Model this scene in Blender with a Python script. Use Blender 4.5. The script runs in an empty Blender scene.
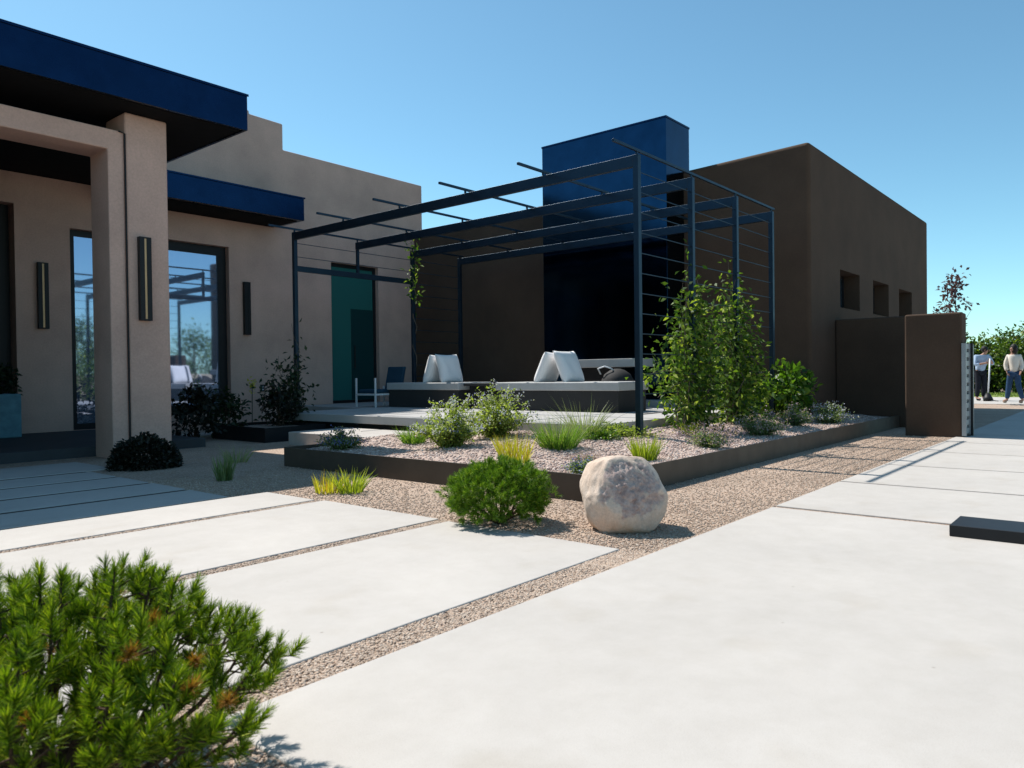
import bpy, bmesh, math, random
import numpy as np
from mathutils import Vector, Matrix
random.seed(7); rng=np.random.default_rng(11)
S=bpy.context.scene
COL=S.collection
PI=math.pi
# ------------------------------------------------------------------ materials
def newmat(name):
    m=bpy.data.materials.new(name); m.use_nodes=True
    nt=m.node_tree; p=nt.nodes['Principled BSDF']; return m,nt,p
def N(nt,t,**k):
    n=nt.nodes.new(t)
    for a,b in k.items():
        if a.startswith('_'): n.inputs[int(a[1:])].default_value=b
        else: setattr(n,a,b)
    return n
def L(nt,a,b): nt.links.new(a,b)
def ramp(nt,fac,stops):
    r=nt.nodes.new('ShaderNodeValToRGB'); e=r.color_ramp.elements
    while len(e)<len(stops): e.new(.5)
    for i,(p,c) in enumerate(stops):
        e[i].position=p; e[i].color=(*c,1)
    L(nt,fac,r.inputs[0]); return r.outputs[0]
def objco(nt):
    return nt.nodes.new('ShaderNodeTexCoord').outputs['Object']
def noise(nt,co,scale,detail=4,rough=.55):
    n=nt.nodes.new('ShaderNodeTexNoise'); n.inputs['Scale'].default_value=scale
    n.inputs['Detail'].default_value=detail; n.inputs['Roughness'].default_value=rough
    L(nt,co,n.inputs['Vector']); return n.outputs[0]
def bump(nt,p,h,strength,dist,prev=None):
    b=nt.nodes.new('ShaderNodeBump'); b.inputs['Strength'].default_value=strength; b.inputs['Distance'].default_value=dist
    L(nt,h,b.inputs['Height'])
    if prev: L(nt,prev,b.inputs['Normal'])
    L(nt,b.outputs[0],p.inputs['Normal']); return b.outputs[0]
def mixc(nt,f,a,b,mode='MIX'):
    m=nt.nodes.new('ShaderNodeMix'); m.data_type='RGBA'; m.blend_type=mode
    for s,v in ((0,f),(6,a),(7,b)):
        if isinstance(v,(int,float)): m.inputs[s].default_value=v
        elif isinstance(v,tuple): m.inputs[s].default_value=(*v,1)
        else: L(nt,v,m.inputs[s])
    return m.outputs[2]
def mul(c,k): return tuple(x*k for x in c)
def stucco(name,c):
    m,nt,p=newmat(name); co=objco(nt)
    a=ramp(nt,noise(nt,co,.9,6,.6),[(.3,mul(c,.82)),(.7,mul(c,1.13))])
    b=ramp(nt,noise(nt,co,38,5,.7),[(.3,(.88,.88,.88)),(.7,(1.07,1.07,1.07))])
    L(nt,mixc(nt,1.,a,b,'MULTIPLY'),p.inputs['Base Color'])
    p.inputs['Roughness'].default_value=.93; p.inputs['Specular IOR Level'].default_value=.2
    n1=bump(nt,p,noise(nt,co,3,3),.25,.02)
    bump(nt,p,noise(nt,co,140,4,.7),.55,.004,n1); return m
def concrete(name,c,var=.07):
    m,nt,p=newmat(name); co=objco(nt)
    a=ramp(nt,noise(nt,co,.8,7,.62),[(.28,mul(c,1-var)),(.72,mul(c,1+var))])
    b=ramp(nt,noise(nt,co,7,6,.7),[(.3,(.955,.95,.94)),(.62,(1.02,1.02,1.02))])
    d=ramp(nt,noise(nt,co,330,2,.6),[(.30,(.80,.79,.77)),(.44,(1,1,1))])
    s=ramp(nt,noise(nt,co,2.3,2,.5),[(.60,(1,1,1)),(.74,(.94,.925,.90))])
    x=mixc(nt,1.,mixc(nt,1.,a,b,'MULTIPLY'),mixc(nt,1.,d,s,'MULTIPLY'),'MULTIPLY')
    v=nt.nodes.new('ShaderNodeTexVoronoi'); v.inputs['Scale'].default_value=4.2; L(nt,co,v.inputs['Vector'])
    sp=ramp(nt,v.outputs['Distance'],[(.022,(.72,.69,.66)),(.035,(1,1,1))])
    x=mixc(nt,1.,x,sp,'MULTIPLY')
    L(nt,x,p.inputs['Base Color'])
    p.inputs['Roughness'].default_value=.78; p.inputs['Specular IOR Level'].default_value=.3
    n1=bump(nt,p,noise(nt,co,1.2,3),.15,.02)
    bump(nt,p,noise(nt,co,120,5,.7),.25,.003,n1); return m
def gravelmat(name,scale,cols,depth=.012):
    m,nt,p=newmat(name); co=objco(nt)
    w=nt.nodes.new('ShaderNodeVectorMath'); w.operation='ADD'
    nn=nt.nodes.new('ShaderNodeTexNoise'); nn.inputs['Scale'].default_value=scale*.6; L(nt,co,nn.inputs['Vector'])
    sc=nt.nodes.new('ShaderNodeVectorMath'); sc.operation='SCALE'; sc.inputs['Scale'].default_value=.5/scale
    L(nt,nn.outputs['Color'],sc.inputs[0]); L(nt,co,w.inputs[0]); L(nt,sc.outputs[0],w.inputs[1])
    v=nt.nodes.new('ShaderNodeTexVoronoi'); v.inputs['Scale'].default_value=scale; L(nt,w.outputs[0],v.inputs['Vector'])
    sep=nt.nodes.new('ShaderNodeSeparateColor'); L(nt,v.outputs['Color'],sep.inputs[0])
    n=len(cols)
    c=ramp(nt,sep.outputs[0],[(i/(n-1),k) for i,k in enumerate(cols)])
    big=ramp(nt,noise(nt,co,1.1,4),[(.3,(.86,.85,.84)),(.7,(1.1,1.09,1.08))])
    sh=ramp(nt,v.outputs['Distance'],[(.45,(1,1,1)),(.85,(.62,.6,.57))])   # shade in the gaps between stones, put into the colour
    L(nt,mixc(nt,1.,mixc(nt,1.,c,big,'MULTIPLY'),sh,'MULTIPLY'),p.inputs['Base Color'])
    p.inputs['Roughness'].default_value=.9
    inv=nt.nodes.new('ShaderNodeMath'); inv.operation='SUBTRACT'; inv.inputs[0].default_value=1; L(nt,v.outputs['Distance'],inv.inputs[1])
    bump(nt,p,inv.outputs[0],1.,depth); return m
def stonemat(name,cols):
    m,nt,p=newmat(name); g=nt.nodes.new('ShaderNodeNewGeometry'); n=len(cols)
    L(nt,ramp(nt,g.outputs['Random Per Island'],[(i/(n-1),k) for i,k in enumerate(cols)]),p.inputs['Base Color'])
    p.inputs['Roughness'].default_value=.85; return m
def plain(name,c,rough=.5,metal=0,spec=.5,var=.12,vscale=6,b=.1):
    m,nt,p=newmat(name); co=objco(nt)
    L(nt,ramp(nt,noise(nt,co,vscale,5,.6),[(.3,mul(c,1-var)),(.7,mul(c,1+var))]),p.inputs['Base Color'])
    p.inputs['Roughness'].default_value=rough; p.inputs['Metallic'].default_value=metal; p.inputs['Specular IOR Level'].default_value=spec
    if b: bump(nt,p,noise(nt,co,90,4),b,.002)
    return m
def steel(name,c,rough=.35,metal=.0,spec=.6):
    m,nt,p=newmat(name); co=objco(nt)
    L(nt,ramp(nt,noise(nt,co,3,6,.65),[(.3,mul(c,.86)),(.7,mul(c,1.14))]),p.inputs['Base Color'])
    rr=nt.nodes.new('ShaderNodeMapRange'); rr.inputs[3].default_value=rough*.75; rr.inputs[4].default_value=rough*1.4
    L(nt,noise(nt,co,5,5),rr.inputs[0]); L(nt,rr.outputs[0],p.inputs['Roughness'])
    p.inputs['Metallic'].default_value=metal; p.inputs['Specular IOR Level'].default_value=spec
    bump(nt,p,noise(nt,co,1.5,2),.05,.02); return m
def leafmat(name,c0,c1,c2=None,trans=.35,rough=.5):
    m,nt,p=newmat(name); g=nt.nodes.new('ShaderNodeNewGeometry')
    st=[(0,c0),(1,c1)] if c2 is None else [(0,c0),(.75,c1),(1,c2)]
    c=ramp(nt,g.outputs['Random Per Island'],st)
    L(nt,c,p.inputs['Base Color']); p.inputs['Roughness'].default_value=rough; p.inputs['Specular IOR Level'].default_value=.35
    t=nt.nodes.new('ShaderNodeBsdfTranslucent'); L(nt,mixc(nt,1.,c,(1.35,1.5,.5),'MULTIPLY'),t.inputs[0])
    mx=nt.nodes.new('ShaderNodeMixShader'); mx.inputs[0].default_value=trans
    L(nt,p.outputs[0],mx.inputs[1]); L(nt,t.outputs[0],mx.inputs[2])
    L(nt,mx.outputs[0],nt.nodes['Material Output'].inputs[0]); return m
M={}
M['stucco']=stucco('stucco_warm',(.62,.405,.33))
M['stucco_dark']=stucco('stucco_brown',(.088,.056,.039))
M['concrete']=concrete('concrete_pale',(.455,.424,.392),.085)
M['shade_floor']=concrete('porch_shade_floor',(.055,.06,.065),.2)  # floor coloured dark to deepen the porch shade and cut bounced light
M['concrete_patio']=concrete('concrete_patio',(.42,.41,.40))
M['concrete_grey']=concrete('concrete_cast',(.44,.435,.43),.14)
M['concrete_base']=concrete('concrete_charcoal',(.035,.034,.034),.2)
M['gravel']=gravelmat('gravel_tan',74,[(.30,.205,.145),(.48,.355,.265),(.40,.275,.20),(.56,.455,.37),(.36,.26,.195),(.44,.345,.28)],.008)
M['mulch']=gravelmat('gravel_pink',56,[(.31,.21,.17),(.54,.42,.36),(.45,.32,.27),(.66,.565,.50),(.39,.285,.24),(.50,.405,.36)],.011)
M['pebble']=stonemat('pebble_pink',[(.29,.185,.15),(.56,.43,.37),(.46,.325,.27),(.70,.60,.53),(.36,.255,.22),(.53,.43,.38)])
M['pebble_tan']=stonemat('pebble_tan',[(.30,.205,.145),(.50,.38,.285),(.41,.285,.21),(.58,.48,.39),(.36,.265,.195),(.46,.365,.29)])
M['navy']=steel('steel_navy',(.009,.026,.066),.26,1.,.5)
M['chim']=steel('steel_chimney',(.014,.046,.095),.11,1.,.5)
M['pergsteel']=steel('steel_pergola',(.022,.042,.066),.38,.8,.5)
M['black']=plain('black_metal',(.012,.012,.014),.5,0,.3)
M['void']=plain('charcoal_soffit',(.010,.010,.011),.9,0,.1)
M['corten']=steel('steel_edging',(.072,.056,.042),.5,.0,.35)
M['brass']=plain('brass_strip',(.60,.36,.18),.4,.3,.5)
M['fabric']=plain('pillow_cloth',(.80,.79,.79),.95,0,.15,.04,60,.35)
M['bluecloth']=plain('chair_cloth',(.02,.06,.10),.9,0,.2)
M['whitemetal']=plain('white_metal',(.7,.72,.74),.4,0,.4,.04)
M['planter']=plain('planter_teal',(.12,.27,.33),.7,0,.3,.25,9,.3)
M['galv']=plain('gate_metal',(.30,.32,.33),.5,.3,.5,.1)
M['bark']=plain('bark_brown',(.085,.055,.038),.95,0,.1,.35,30,.8)
M['barkgrey']=plain('bark_grey',(.14,.115,.09),.95,0,.1,.3,30,.8)
M['deadneedle']=leafmat('needle_orange',(.24,.095,.02),(.38,.20,.05),None,.3)
M['pine']=leafmat('needle_green',(.020,.052,.004),(.19,.29,.008),(.46,.50,.04),.30)
M['pine2']=leafmat('needle_bright',(.035,.10,.006),(.165,.29,.014),(.37,.46,.045),.22)
M['vine']=leafmat('leaf_vine',(.018,.055,.008),(.12,.21,.02),(.40,.46,.08),.34,.6)
M['bush']=leafmat('leaf_bush',(.030,.085,.012),(.11,.21,.022),(.30,.38,.06),.38,.4)
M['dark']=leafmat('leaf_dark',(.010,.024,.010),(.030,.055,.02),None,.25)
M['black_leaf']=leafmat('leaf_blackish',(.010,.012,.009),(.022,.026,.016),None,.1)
M['sage']=leafmat('leaf_lime',(.12,.17,.035),(.32,.38,.085),(.44,.48,.18),.45,.65)
M['greygreen']=leafmat('leaf_sage',(.085,.14,.05),(.24,.31,.14),None,.35,.65)
M['grass']=leafmat('blade_green',(.075,.17,.022),(.20,.33,.05),(.33,.38,.12),.4)
M['limegrass']=leafmat('blade_lime',(.17,.25,.02),(.36,.40,.045),(.44,.42,.12),.4)
M['yellow']=leafmat('blade_yellow',(.34,.34,.03),(.52,.46,.06),(.50,.27,.05),.4)
M['wispy']=leafmat('blade_silver',(.17,.22,.09),(.36,.39,.20),None,.3)
M['flower']=leafmat('petal_lilac',(.38,.38,.55),(.62,.61,.76),None,.25)
M['lavender']=leafmat('petal_mauve',(.36,.25,.33),(.55,.42,.50),(.44,.32,.31),.25)
M['blueflower']=leafmat('petal_blue',(.10,.12,.40),(.25,.28,.58),None,.25)
M['yflower']=leafmat('petal_yellow',(.62,.55,.03),(.75,.65,.06),None,.3)
M['purpleleaf']=leafmat('leaf_plum',(.045,.02,.035),(.12,.06,.09),None,.3)
M['hedge']=leafmat('leaf_hedge',(.02,.05,.010),(.09,.15,.022),(.24,.30,.05),.35)
M['lawn']=leafmat('lawn_blade',(.09,.15,.03),(.24,.29,.06),None,.3)
M['skin']=plain('skin_tone',(.36,.20,.14),.6,0,.3,.05)
M['hair']=plain('hair_dark',(.012,.010,.009),.6,0,.3)
M['blueshirt']=plain('shirt_blue',(.36,.46,.60),.9,0,.1,.18,9)
M['cream']=plain('blouse_cream',(.72,.66,.58),.9,0,.1,.05)
M['denim']=plain('denim_blue',(.03,.065,.13),.9,0,.1,.25,9)
M['trouser']=plain('trouser_dark',(.02,.022,.03),.9,0,.1)
M['shoe']=plain('shoe_tan',(.32,.24,.18),.7,0,.2)
M['tanwall']=stucco('stucco_tan',(.45,.36,.27))
def glassmat(name,c,rough=.03,metal=.75):
    m,nt,p=newmat(name); co=objco(nt)
    p.inputs['Base Color'].default_value=(*c,1); p.inputs['Metallic'].default_value=metal; p.inputs['Roughness'].default_value=rough
    bump(nt,p,noise(nt,co,.7,1),.02,.05); return m
M['glass']=glassmat('coated_glass',(.38,.45,.62))
M['glassdark']=glassmat('dark_glass',(.07,.12,.16))
def boulder_mat():
    m,nt,p=newmat('boulder_stone'); co=objco(nt)
    base=ramp(nt,noise(nt,co,5,8,.65),[(.3,(.50,.375,.29)),(.5,(.62,.49,.395)),(.72,(.70,.58,.49))])
    rough=ramp(nt,noise(nt,co,16,8,.7),[(.3,(.26,.17,.15)),(.5,(.43,.32,.285)),(.72,(.56,.455,.40))])
    att=nt.nodes.new('ShaderNodeAttribute'); att.attribute_name='rough'
    add=nt.nodes.new('ShaderNodeMath'); add.operation='ADD'; L(nt,att.outputs['Fac'],add.inputs[0])
    nz=nt.nodes.new('ShaderNodeMath'); nz.operation='MULTIPLY_ADD'; nz.inputs[1].default_value=1.3; nz.inputs[2].default_value=-.65
    L(nt,noise(nt,co,9,5),nz.inputs[0]); L(nt,nz.outputs[0],add.inputs[1])
    msk=ramp(nt,add.outputs[0],[(.35,(0,0,0)),(.7,(1,1,1))])
    att2=nt.nodes.new('ShaderNodeAttribute'); att2.attribute_name='rust'
    c=mixc(nt,msk,base,rough)
    r2=nt.nodes.new('ShaderNodeMath'); r2.operation='MULTIPLY'; L(nt,att2.outputs['Fac'],r2.inputs[0]); L(nt,ramp(nt,noise(nt,co,12,4),[(.35,(.2,.2,.2)),(.6,(1,1,1))]),r2.inputs[1])
    c=mixc(nt,r2.outputs[0],c,(.50,.25,.09))
    v=noise(nt,co,70,6,.75)
    c=mixc(nt,1.,c,ramp(nt,v,[(.3,(.8,.8,.8)),(.6,(1.05,1.05,1.05))]),'MULTIPLY')
    L(nt,c,p.inputs['Base Color']); p.inputs['Roughness'].default_value=.92
    bump(nt,p,noise(nt,co,60,8,.75),.6,.006); return m
M['boulder']=boulder_mat()
# ------------------------------------------------------------------ object helpers
def tag(o,label=None,cat=None,group=None,kind=None):
    if label: o['label']=label
    if cat: o['category']=cat
    if group: o['group']=group
    if kind: o['kind']=kind
    return o
ORI={}
def thing(name,label,cat,loc=(0,0,0),group=None):
    o=bpy.data.objects.new(name,None); o.empty_display_size=.2; o.location=loc; COL.objects.link(o); ORI[o]=Vector(loc)
    return tag(o,label,cat,group)
def link(name,me,mat,parent=None,smooth=False,origin=None):
    """mesh in world coordinates -> object (child of parent)"""
    o=bpy.data.objects.new(name,me); COL.objects.link(o)
    if mat is not None:
        for mm in (mat if isinstance(mat,(list,tuple)) else [mat]): me.materials.append(mm)
    if parent is not None:
        org=ORI[parent]; o.parent=parent; ORI[o]=org
        me.transform(Matrix.Translation(-org))
    elif origin is not None:
        me.transform(Matrix.Translation(-Vector(origin))); o.location=origin; ORI[o]=Vector(origin)
    else: ORI[o]=Vector((0,0,0))
    if smooth: me.shade_smooth()
    return o
class MB:
    def __init__(s): s.v=[]; s.f=[]
    def add(s,v,f):
        b=len(s.v); s.v+= [tuple(x) for x in v]; s.f+=[tuple(b+i for i in q) for q in f]; return s
    def box(s,x0,y0,z0,x1,y1,z1):
        v=[(x,y,z) for z in (z0,z1) for y in (y0,y1) for x in (x0,x1)]
        return s.add(v,[(0,2,3,1),(4,5,7,6),(0,1,5,4),(2,6,7,3),(0,4,6,2),(1,3,7,5)])
    def prism(s,poly,z0,z1,axis='z'):
        """poly CCW in xy (axis z) or xz (axis y: z0,z1 are y range)"""
        n=len(poly)
        if axis=='z': v=[(x,y,z0) for x,y in poly]+[(x,y,z1) for x,y in poly]
        elif axis=='y': v=[(x,z0,z) for x,z in poly]+[(x,z1,z) for x,z in poly]
        else: v=[(z0,y,z) for y,z in poly]+[(z1,y,z) for y,z in poly]
        f=[tuple(range(n))[::-1],tuple(range(n,2*n))]+[(i,(i+1)%n,n+(i+1)%n,n+i) for i in range(n)]
        return s.add(v,f)
    def tube(s,pts,r,seg=8,caps=True):
        pts=[Vector(p) for p in pts]; rs=r if isinstance(r,(list,tuple)) else [r]*len(pts); b=len(s.v); up=None
        for i,p in enumerate(pts):
            d=(pts[min(i+1,len(pts)-1)]-pts[max(i-1,0)]).normalized()
            a=d.cross(Vector((0,0,1)) if abs(d.z)<.95 else Vector((1,0,0))).normalized()
            if up is not None:
                a=(up-d*up.dot(d)).normalized()
            up=a; c=d.cross(a)
            for k in range(seg):
                t=2*PI*k/seg; s.v.append(tuple(p+(a*math.cos(t)+c*math.sin(t))*rs[i]))
        for i in range(len(pts)-1):
            for k in range(seg):
                k2=(k+1)%seg; s.f.append((b+i*seg+k,b+i*seg+k2,b+(i+1)*seg+k2,b+(i+1)*seg+k))
        if caps:
            s.f.append(tuple(b+k for k in range(seg))[::-1]); e=b+(len(pts)-1)*seg; s.f.append(tuple(e+k for k in range(seg)))
        return s
    def lathe(s,prof,c,seg=28):
        b=len(s.v); cx,cy=c
        for r,z in prof:
            for k in range(seg):
                t=2*PI*k/seg; s.v.append((cx+r*math.cos(t),cy+r*math.sin(t),z))
        for i in range(len(prof)-1):
            for k in range(seg):
                k2=(k+1)%seg; s.f.append((b+i*seg+k,b+i*seg+k2,b+(i+1)*seg+k2,b+(i+1)*seg+k))
        return s
    def mesh(s,name):
        me=bpy.data.meshes.new(name); me.from_pydata(s.v,[],s.f)
        bm=bmesh.new(); bm.from_mesh(me); bmesh.ops.recalc_face_normals(bm,faces=bm.faces); bm.to_mesh(me); bm.free(); return me
    def build(s,name,mat,parent=None,bevel=0,smooth=False,seg=2,origin=None):
        o=link(name,s.mesh(name),mat,parent,smooth,origin)
        if bevel:
            m=o.modifiers.new('bev','BEVEL'); m.width=bevel; m.segments=seg; m.limit_method='ANGLE'; m.angle_limit=.6
            m.harden_normals=True; o.data.shade_smooth()
        return o
def apply_mods(o):
    dg=bpy.context.evaluated_depsgraph_get(); dg.update()
    me=bpy.data.meshes.new_from_object(o.evaluated_get(dg)); o.modifiers.clear(); old=o.data; o.data=me; bpy.data.meshes.remove(old)
def cut(o,boxes):
    apply_mods(o)
    c=MB()
    for b in boxes: c.box(*b)
    co=c.build('cutter',None); bpy.context.view_layer.update()
    m=o.modifiers.new('b','BOOLEAN'); m.operation='DIFFERENCE'; m.solver='EXACT'; m.object=co
    apply_mods(o); bpy.data.objects.remove(co)
def fastmesh(name,V,F):
    V=np.asarray(V,dtype=np.float32); F=np.asarray(F,dtype=np.int32); n,k=F.shape
    me=bpy.data.meshes.new(name); me.vertices.add(len(V)); me.vertices.foreach_set('co',V.ravel())
    me.loops.add(n*k); me.loops.foreach_set('vertex_index',F.ravel()); me.polygons.add(n)
    me.polygons.foreach_set('loop_start',np.arange(0,n*k,k,dtype=np.int32)); me.polygons.foreach_set('loop_total',np.full(n,k,dtype=np.int32))
    me.update(calc_edges=True); me.validate(); return me
# ------------------------------------------------------------------ foliage geometry
def unit(a): return a/np.maximum(np.linalg.norm(a,axis=-1,keepdims=True),1e-9)
def leafgeo(P,D,Ln,Wd,up=.6,fold=.25):
    """rhombic folded leaves at P along D"""
    n=len(P); D=unit(D); R=rng.normal(size=(n,3))*(1-up)+np.array([0,0,up])
    sd=unit(np.cross(D,R)); nm=np.cross(sd,D)
    Ln=np.broadcast_to(np.asarray(Ln,float),(n,))[:,None]; Wd=np.broadcast_to(np.asarray(Wd,float),(n,))[:,None]
    k=rng.uniform(.75,1.25,(n,1)); Ln=Ln*k; Wd=Wd*k
    a=P; t=P+D*Ln-nm*Ln*.12; m=P+D*Ln*.45
    l=m+sd*Wd*.5+nm*Wd*fold; r=m-sd*Wd*.5+nm*Wd*fold
    V=np.stack([a,l,t,r],1).reshape(-1,3); F=np.arange(4*n).reshape(n,4); return V,F
def bladegeo(P,D,Ln,Wd,droop,seg=4):
    """grass blades: base P, start direction D, bending down"""
    n=len(P); D=unit(D); Ln=np.asarray(Ln)[:,None]*np.ones((n,1)); g=np.array([0,0,-1.])
    sd=unit(np.cross(D,rng.normal(size=(n,3)))); V=[]
    for i in range(seg+1):
        s=i/seg; c=P+D*Ln*s+g*Ln*droop*s*s*np.ones((n,1)); w=Wd*(1-s)**.7*.5+Wd*.03
        V+= [c-sd*w,c+sd*w]
    V=np.stack(V,1).reshape(-1,3); b=(np.arange(n)*2*(seg+1))[:,None]
    F=np.concatenate([b+np.array([[2*i,2*i+1,2*i+3,2*i+2]]) for i in range(seg)],0); return V,F
def merge(parts):
    V=[];F=[];b=0
    for v,f in parts: V.append(v); F.append(f+b); b+=len(v)
    return np.concatenate(V),np.concatenate(F)
def shootgeo(P,A,n,ln,wd,length,ang=(.45,1.1)):
    """bottle-brush pine shoot: needles round an axis A of given length"""
    A=unit(np.asarray(A,float)); t=rng.uniform(0,1,n); ph=rng.uniform(0,2*PI,n)
    e1=unit(np.cross(A,[.3,.2,.93])); e2=np.cross(A,e1)
    th=(ang[1]+(ang[0]-ang[1])*t)+rng.normal(0,.12,n)
    D=np.cos(th)[:,None]*A+np.sin(th)[:,None]*(np.cos(ph)[:,None]*e1+np.sin(ph)[:,None]*e2)
    B=P+A*(t*length)[:,None]; L_=ln*rng.uniform(.75,1.15,n)[:,None]
    sd=unit(np.cross(D,rng.normal(size=(n,3))))*wd*.5
    bend=A*L_*.12
    V=np.stack([B-sd,B+sd,B+D*L_+bend+sd*.25,B+D*L_+bend-sd*.25],1).reshape(-1,3); F=np.arange(4*n).reshape(n,4); return V,F
def dome(n,r,h,pw=.5,flat=1.):
    """points filling a dome: radius fraction, weighted to the outside"""
    d=unit(rng.normal(size=(n,3))); d[:,2]=np.abs(d[:,2])*flat
    k=rng.uniform(0,1,(n,1))**pw; return d*k*np.array([r,r,h])
GR='plants in the gravel bed'
def grass_clump(label,x,y,z,r,h,spread,mat,n=160,wd=.006,droop=.35,group=GR,name='grass_clump',stalk=None):
    t=thing(name,label,'grass',(x,y,z),group)
    a=rng.uniform(0,2*PI,n); q=r*np.sqrt(rng.uniform(0,1,n)); P=np.stack([x+q*np.cos(a),y+q*np.sin(a),np.full(n,z-.01)],1)
    s=spread*rng.uniform(.15,1,n); a2=a+rng.normal(0,.5,n); D=np.stack([np.cos(a2)*s,np.sin(a2)*s,np.ones(n)],1)
    V,F=bladegeo(P,D,h*rng.uniform(.55,1.12,n),wd,droop*rng.uniform(.3,1.4,(n,1)))
    link('blades',fastmesh('blades',V,F),mat,t)
    if stalk:
        m=stalk[1]; b=bladegeo(P[:m],D[:m]*np.array([.8,.8,1]),h*rng.uniform(1.0,1.35,m),wd*.8,.25)
        link('seed_stalks',fastmesh('seed_stalks',*b),stalk[0],t)
    return t
def stem_plant(name,label,cat,x,y,z,r,h,ns,nl,leaf,lm,fm=None,nf=0,fsize=.012,group=GR,upw=1.,low=.1,lw=.45):
    """many thin stems fanning from the crown, leaves along them, optional flower spikes at the tips"""
    t=thing(name,label,cat,(x,y,z),group); st=MB(); LP=[];LD=[];FP=[];FD=[]
    base=np.array([x,y,z-.01])
    for i in range(ns):
        d=dome(1,r,h,.35)[0]; d[2]=max(d[2],h*.35)*upw; tip=base+d
        mid=base+d*np.array([.35,.35,.6])
        ts=np.array([0,.33,.66,1.]); path=[(1-u)**2*(base+rng.normal(0,r*.06,3)*[1,1,0])+2*u*(1-u)*mid+u*u*tip for u in ts]
        st.tube(path,[.004*h/.4+.001,.003,.002,.0012],4,False)
        u=rng.uniform(low,1,nl); P=((1-u)**2)[:,None]*base+(2*u*(1-u))[:,None]*mid+(u*u)[:,None]*tip
        LP.append(P+rng.normal(0,r*.07,(nl,3))); LD.append(unit(d)*.5+rng.normal(0,.7,(nl,3)))
        if nf:
            u=rng.uniform(.8,1.18,nf); FP.append(base*(1-1)+mid+(tip-mid)*u[:,None]+rng.normal(0,fsize*.9,(nf,3))); FD.append(rng.normal(size=(nf,3))+[0,0,.5])
    st.build('stems',M['barkgrey'] if lm not in (M['sage'],) else M['bark'],t)
    V,F=leafgeo(np.concatenate(LP),np.concatenate(LD),leaf,leaf*lw); link('foliage',fastmesh('foliage',V,F),lm,t)
    if nf:
        V,F=leafgeo(np.concatenate(FP),np.concatenate(FD),fsize,fsize*.8); tag(link('blossom',fastmesh('blossom',V,F),fm,t),kind='stuff')
    return t
def clump_crown(c,rad,nclump,nleaf,leaf,lw=.55,cr=.3):
    """crown of leaf clumps through an ellipsoid volume"""
    c=np.array(c); rad=np.array(rad); d=unit(rng.normal(size=(nclump,3)))*rng.uniform(.35,1.,(nclump,1))**.5
    cc=c+d*rad; out=[]
    for i in range(nclump):
        k=rng.uniform(.6,1.3); P=cc[i]+rng.normal(size=(nleaf,3))*rad.mean()*cr*k*.5
        out.append(leafgeo(P,unit(P-cc[i])+rng.normal(0,.6,(nleaf,3)),leaf,leaf*lw))
    return merge(out)
def tree(name,label,x,y,h,cz,rad,mat,bark,ncl=60,nleaf=60,leaf=.12,group=None,z=0,cr=.3,tr=None):
    t=thing(name,label,'tree',(x,y,z),group); tr=tr or h*.025; m=MB()
    pts=[(x,y,z-.05),(x+.03*h*.2,y,z+h*.25),(x-.02*h*.2,y+.02,z+h*.55),(x,y,z+h*.93)]
    m.tube(pts,[tr,tr*.8,tr*.55,tr*.15],8)
    for i in range(9):
        a=rng.uniform(0,2*PI); b=rng.uniform(.22,.75); L_=rng.uniform(.6,.95)
        p0=Vector((x,y,z+h*b)); p2=Vector((x+math.cos(a)*rad[0]*L_,y+math.sin(a)*rad[1]*L_,z+h*min(b+.25,.95)))
        m.tube([p0,(p0+p2)/2+Vector((0,0,h*.03)),p2],[tr*.45,tr*.3,tr*.08],6)
    m.build('trunk',bark,t,smooth=True)
    V,F=clump_crown((x,y,z+cz),rad,ncl,nleaf,leaf,cr=cr); link('crown',fastmesh('crown',V,F),mat,t); return t
# ------------------------------------------------------------------ ground and paving
GZ=-.012
b=MB(); R0=600
b.add([(-R0,-R0,GZ-.02),(R0,-R0,GZ-.02),(R0,R0,GZ-.02),(-R0,R0,GZ-.02)],[(0,1,2,3)])
tag(b.build('ground',plain('earth',(.16,.125,.09),.95,0,.1,.3,.8)),kind='structure')
tag(MB().add([(-12,-9,-.012),(31,-9,-.012),(31,16,-.012),(-12,16,-.012)],[(0,1,2,3)]).build('gravel_yard',M['gravel']),kind='structure')
def slab(name,x0,y0,x1,y1,z1=0,z0=-.1,mat='concrete'):
    o=MB().box(x0,y0,z0,x1,y1,z1).build(name,M[mat],None,.008,origin=((x0+x1)/2,(y0+y1)/2,0)); return tag(o,kind='structure')
DY=2.08
xs=[1.1,5.47,5.55,7.075,7.135,8.63,8.69,10.25,10.31,11.73,11.79,13.3,13.34,17.2,17.24,21.2,21.24,25.2,25.24,31.2]
for i in range(0,len(xs),2):
    slab('driveway',xs[i],-7 if xs[i]<13 else -12,xs[i+1],DY if xs[i]<25 else 8)
slab('driveway',25.24,8.04,31.2,16)
# big entry slabs and the strips of the entry walk
slab('paving',-2.2,2.27,3.66,3.645)
slab('paving',-2.2,3.755,3.68,5.075)
slab('paving',-2.2,5.165,3.65,5.86)
for k,y in enumerate((5.92,6.66,7.40,8.14)): slab('paving',-2.2,y,3.31,y+.635,0)
slab('paving',-2.2,8.90,3.60,9.98,0)
M['joint']=gravelmat('joint_shade',90,[(.03,.024,.02),(.07,.055,.045),(.045,.036,.03)],.006)  # gravel of the strip gaps, their shade put into a darker colour
tag(MB().add([(-2.2,5.862,-.0085),(3.30,5.862,-.0085),(3.30,8.899,-.0085),(-2.2,8.899,-.0085)],[(0,1,2,3)]).build('joint_shade',M['joint']),kind='structure')
slab('porch_floor',-3.5,10.62,5.6,14.28,.12,-.1,'shade_floor')
slab('footpath',5.62,12.35,9.0,13.1,.02)
slab('step',6.5,7.25,7.57,9.85,.18,-.05)
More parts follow.
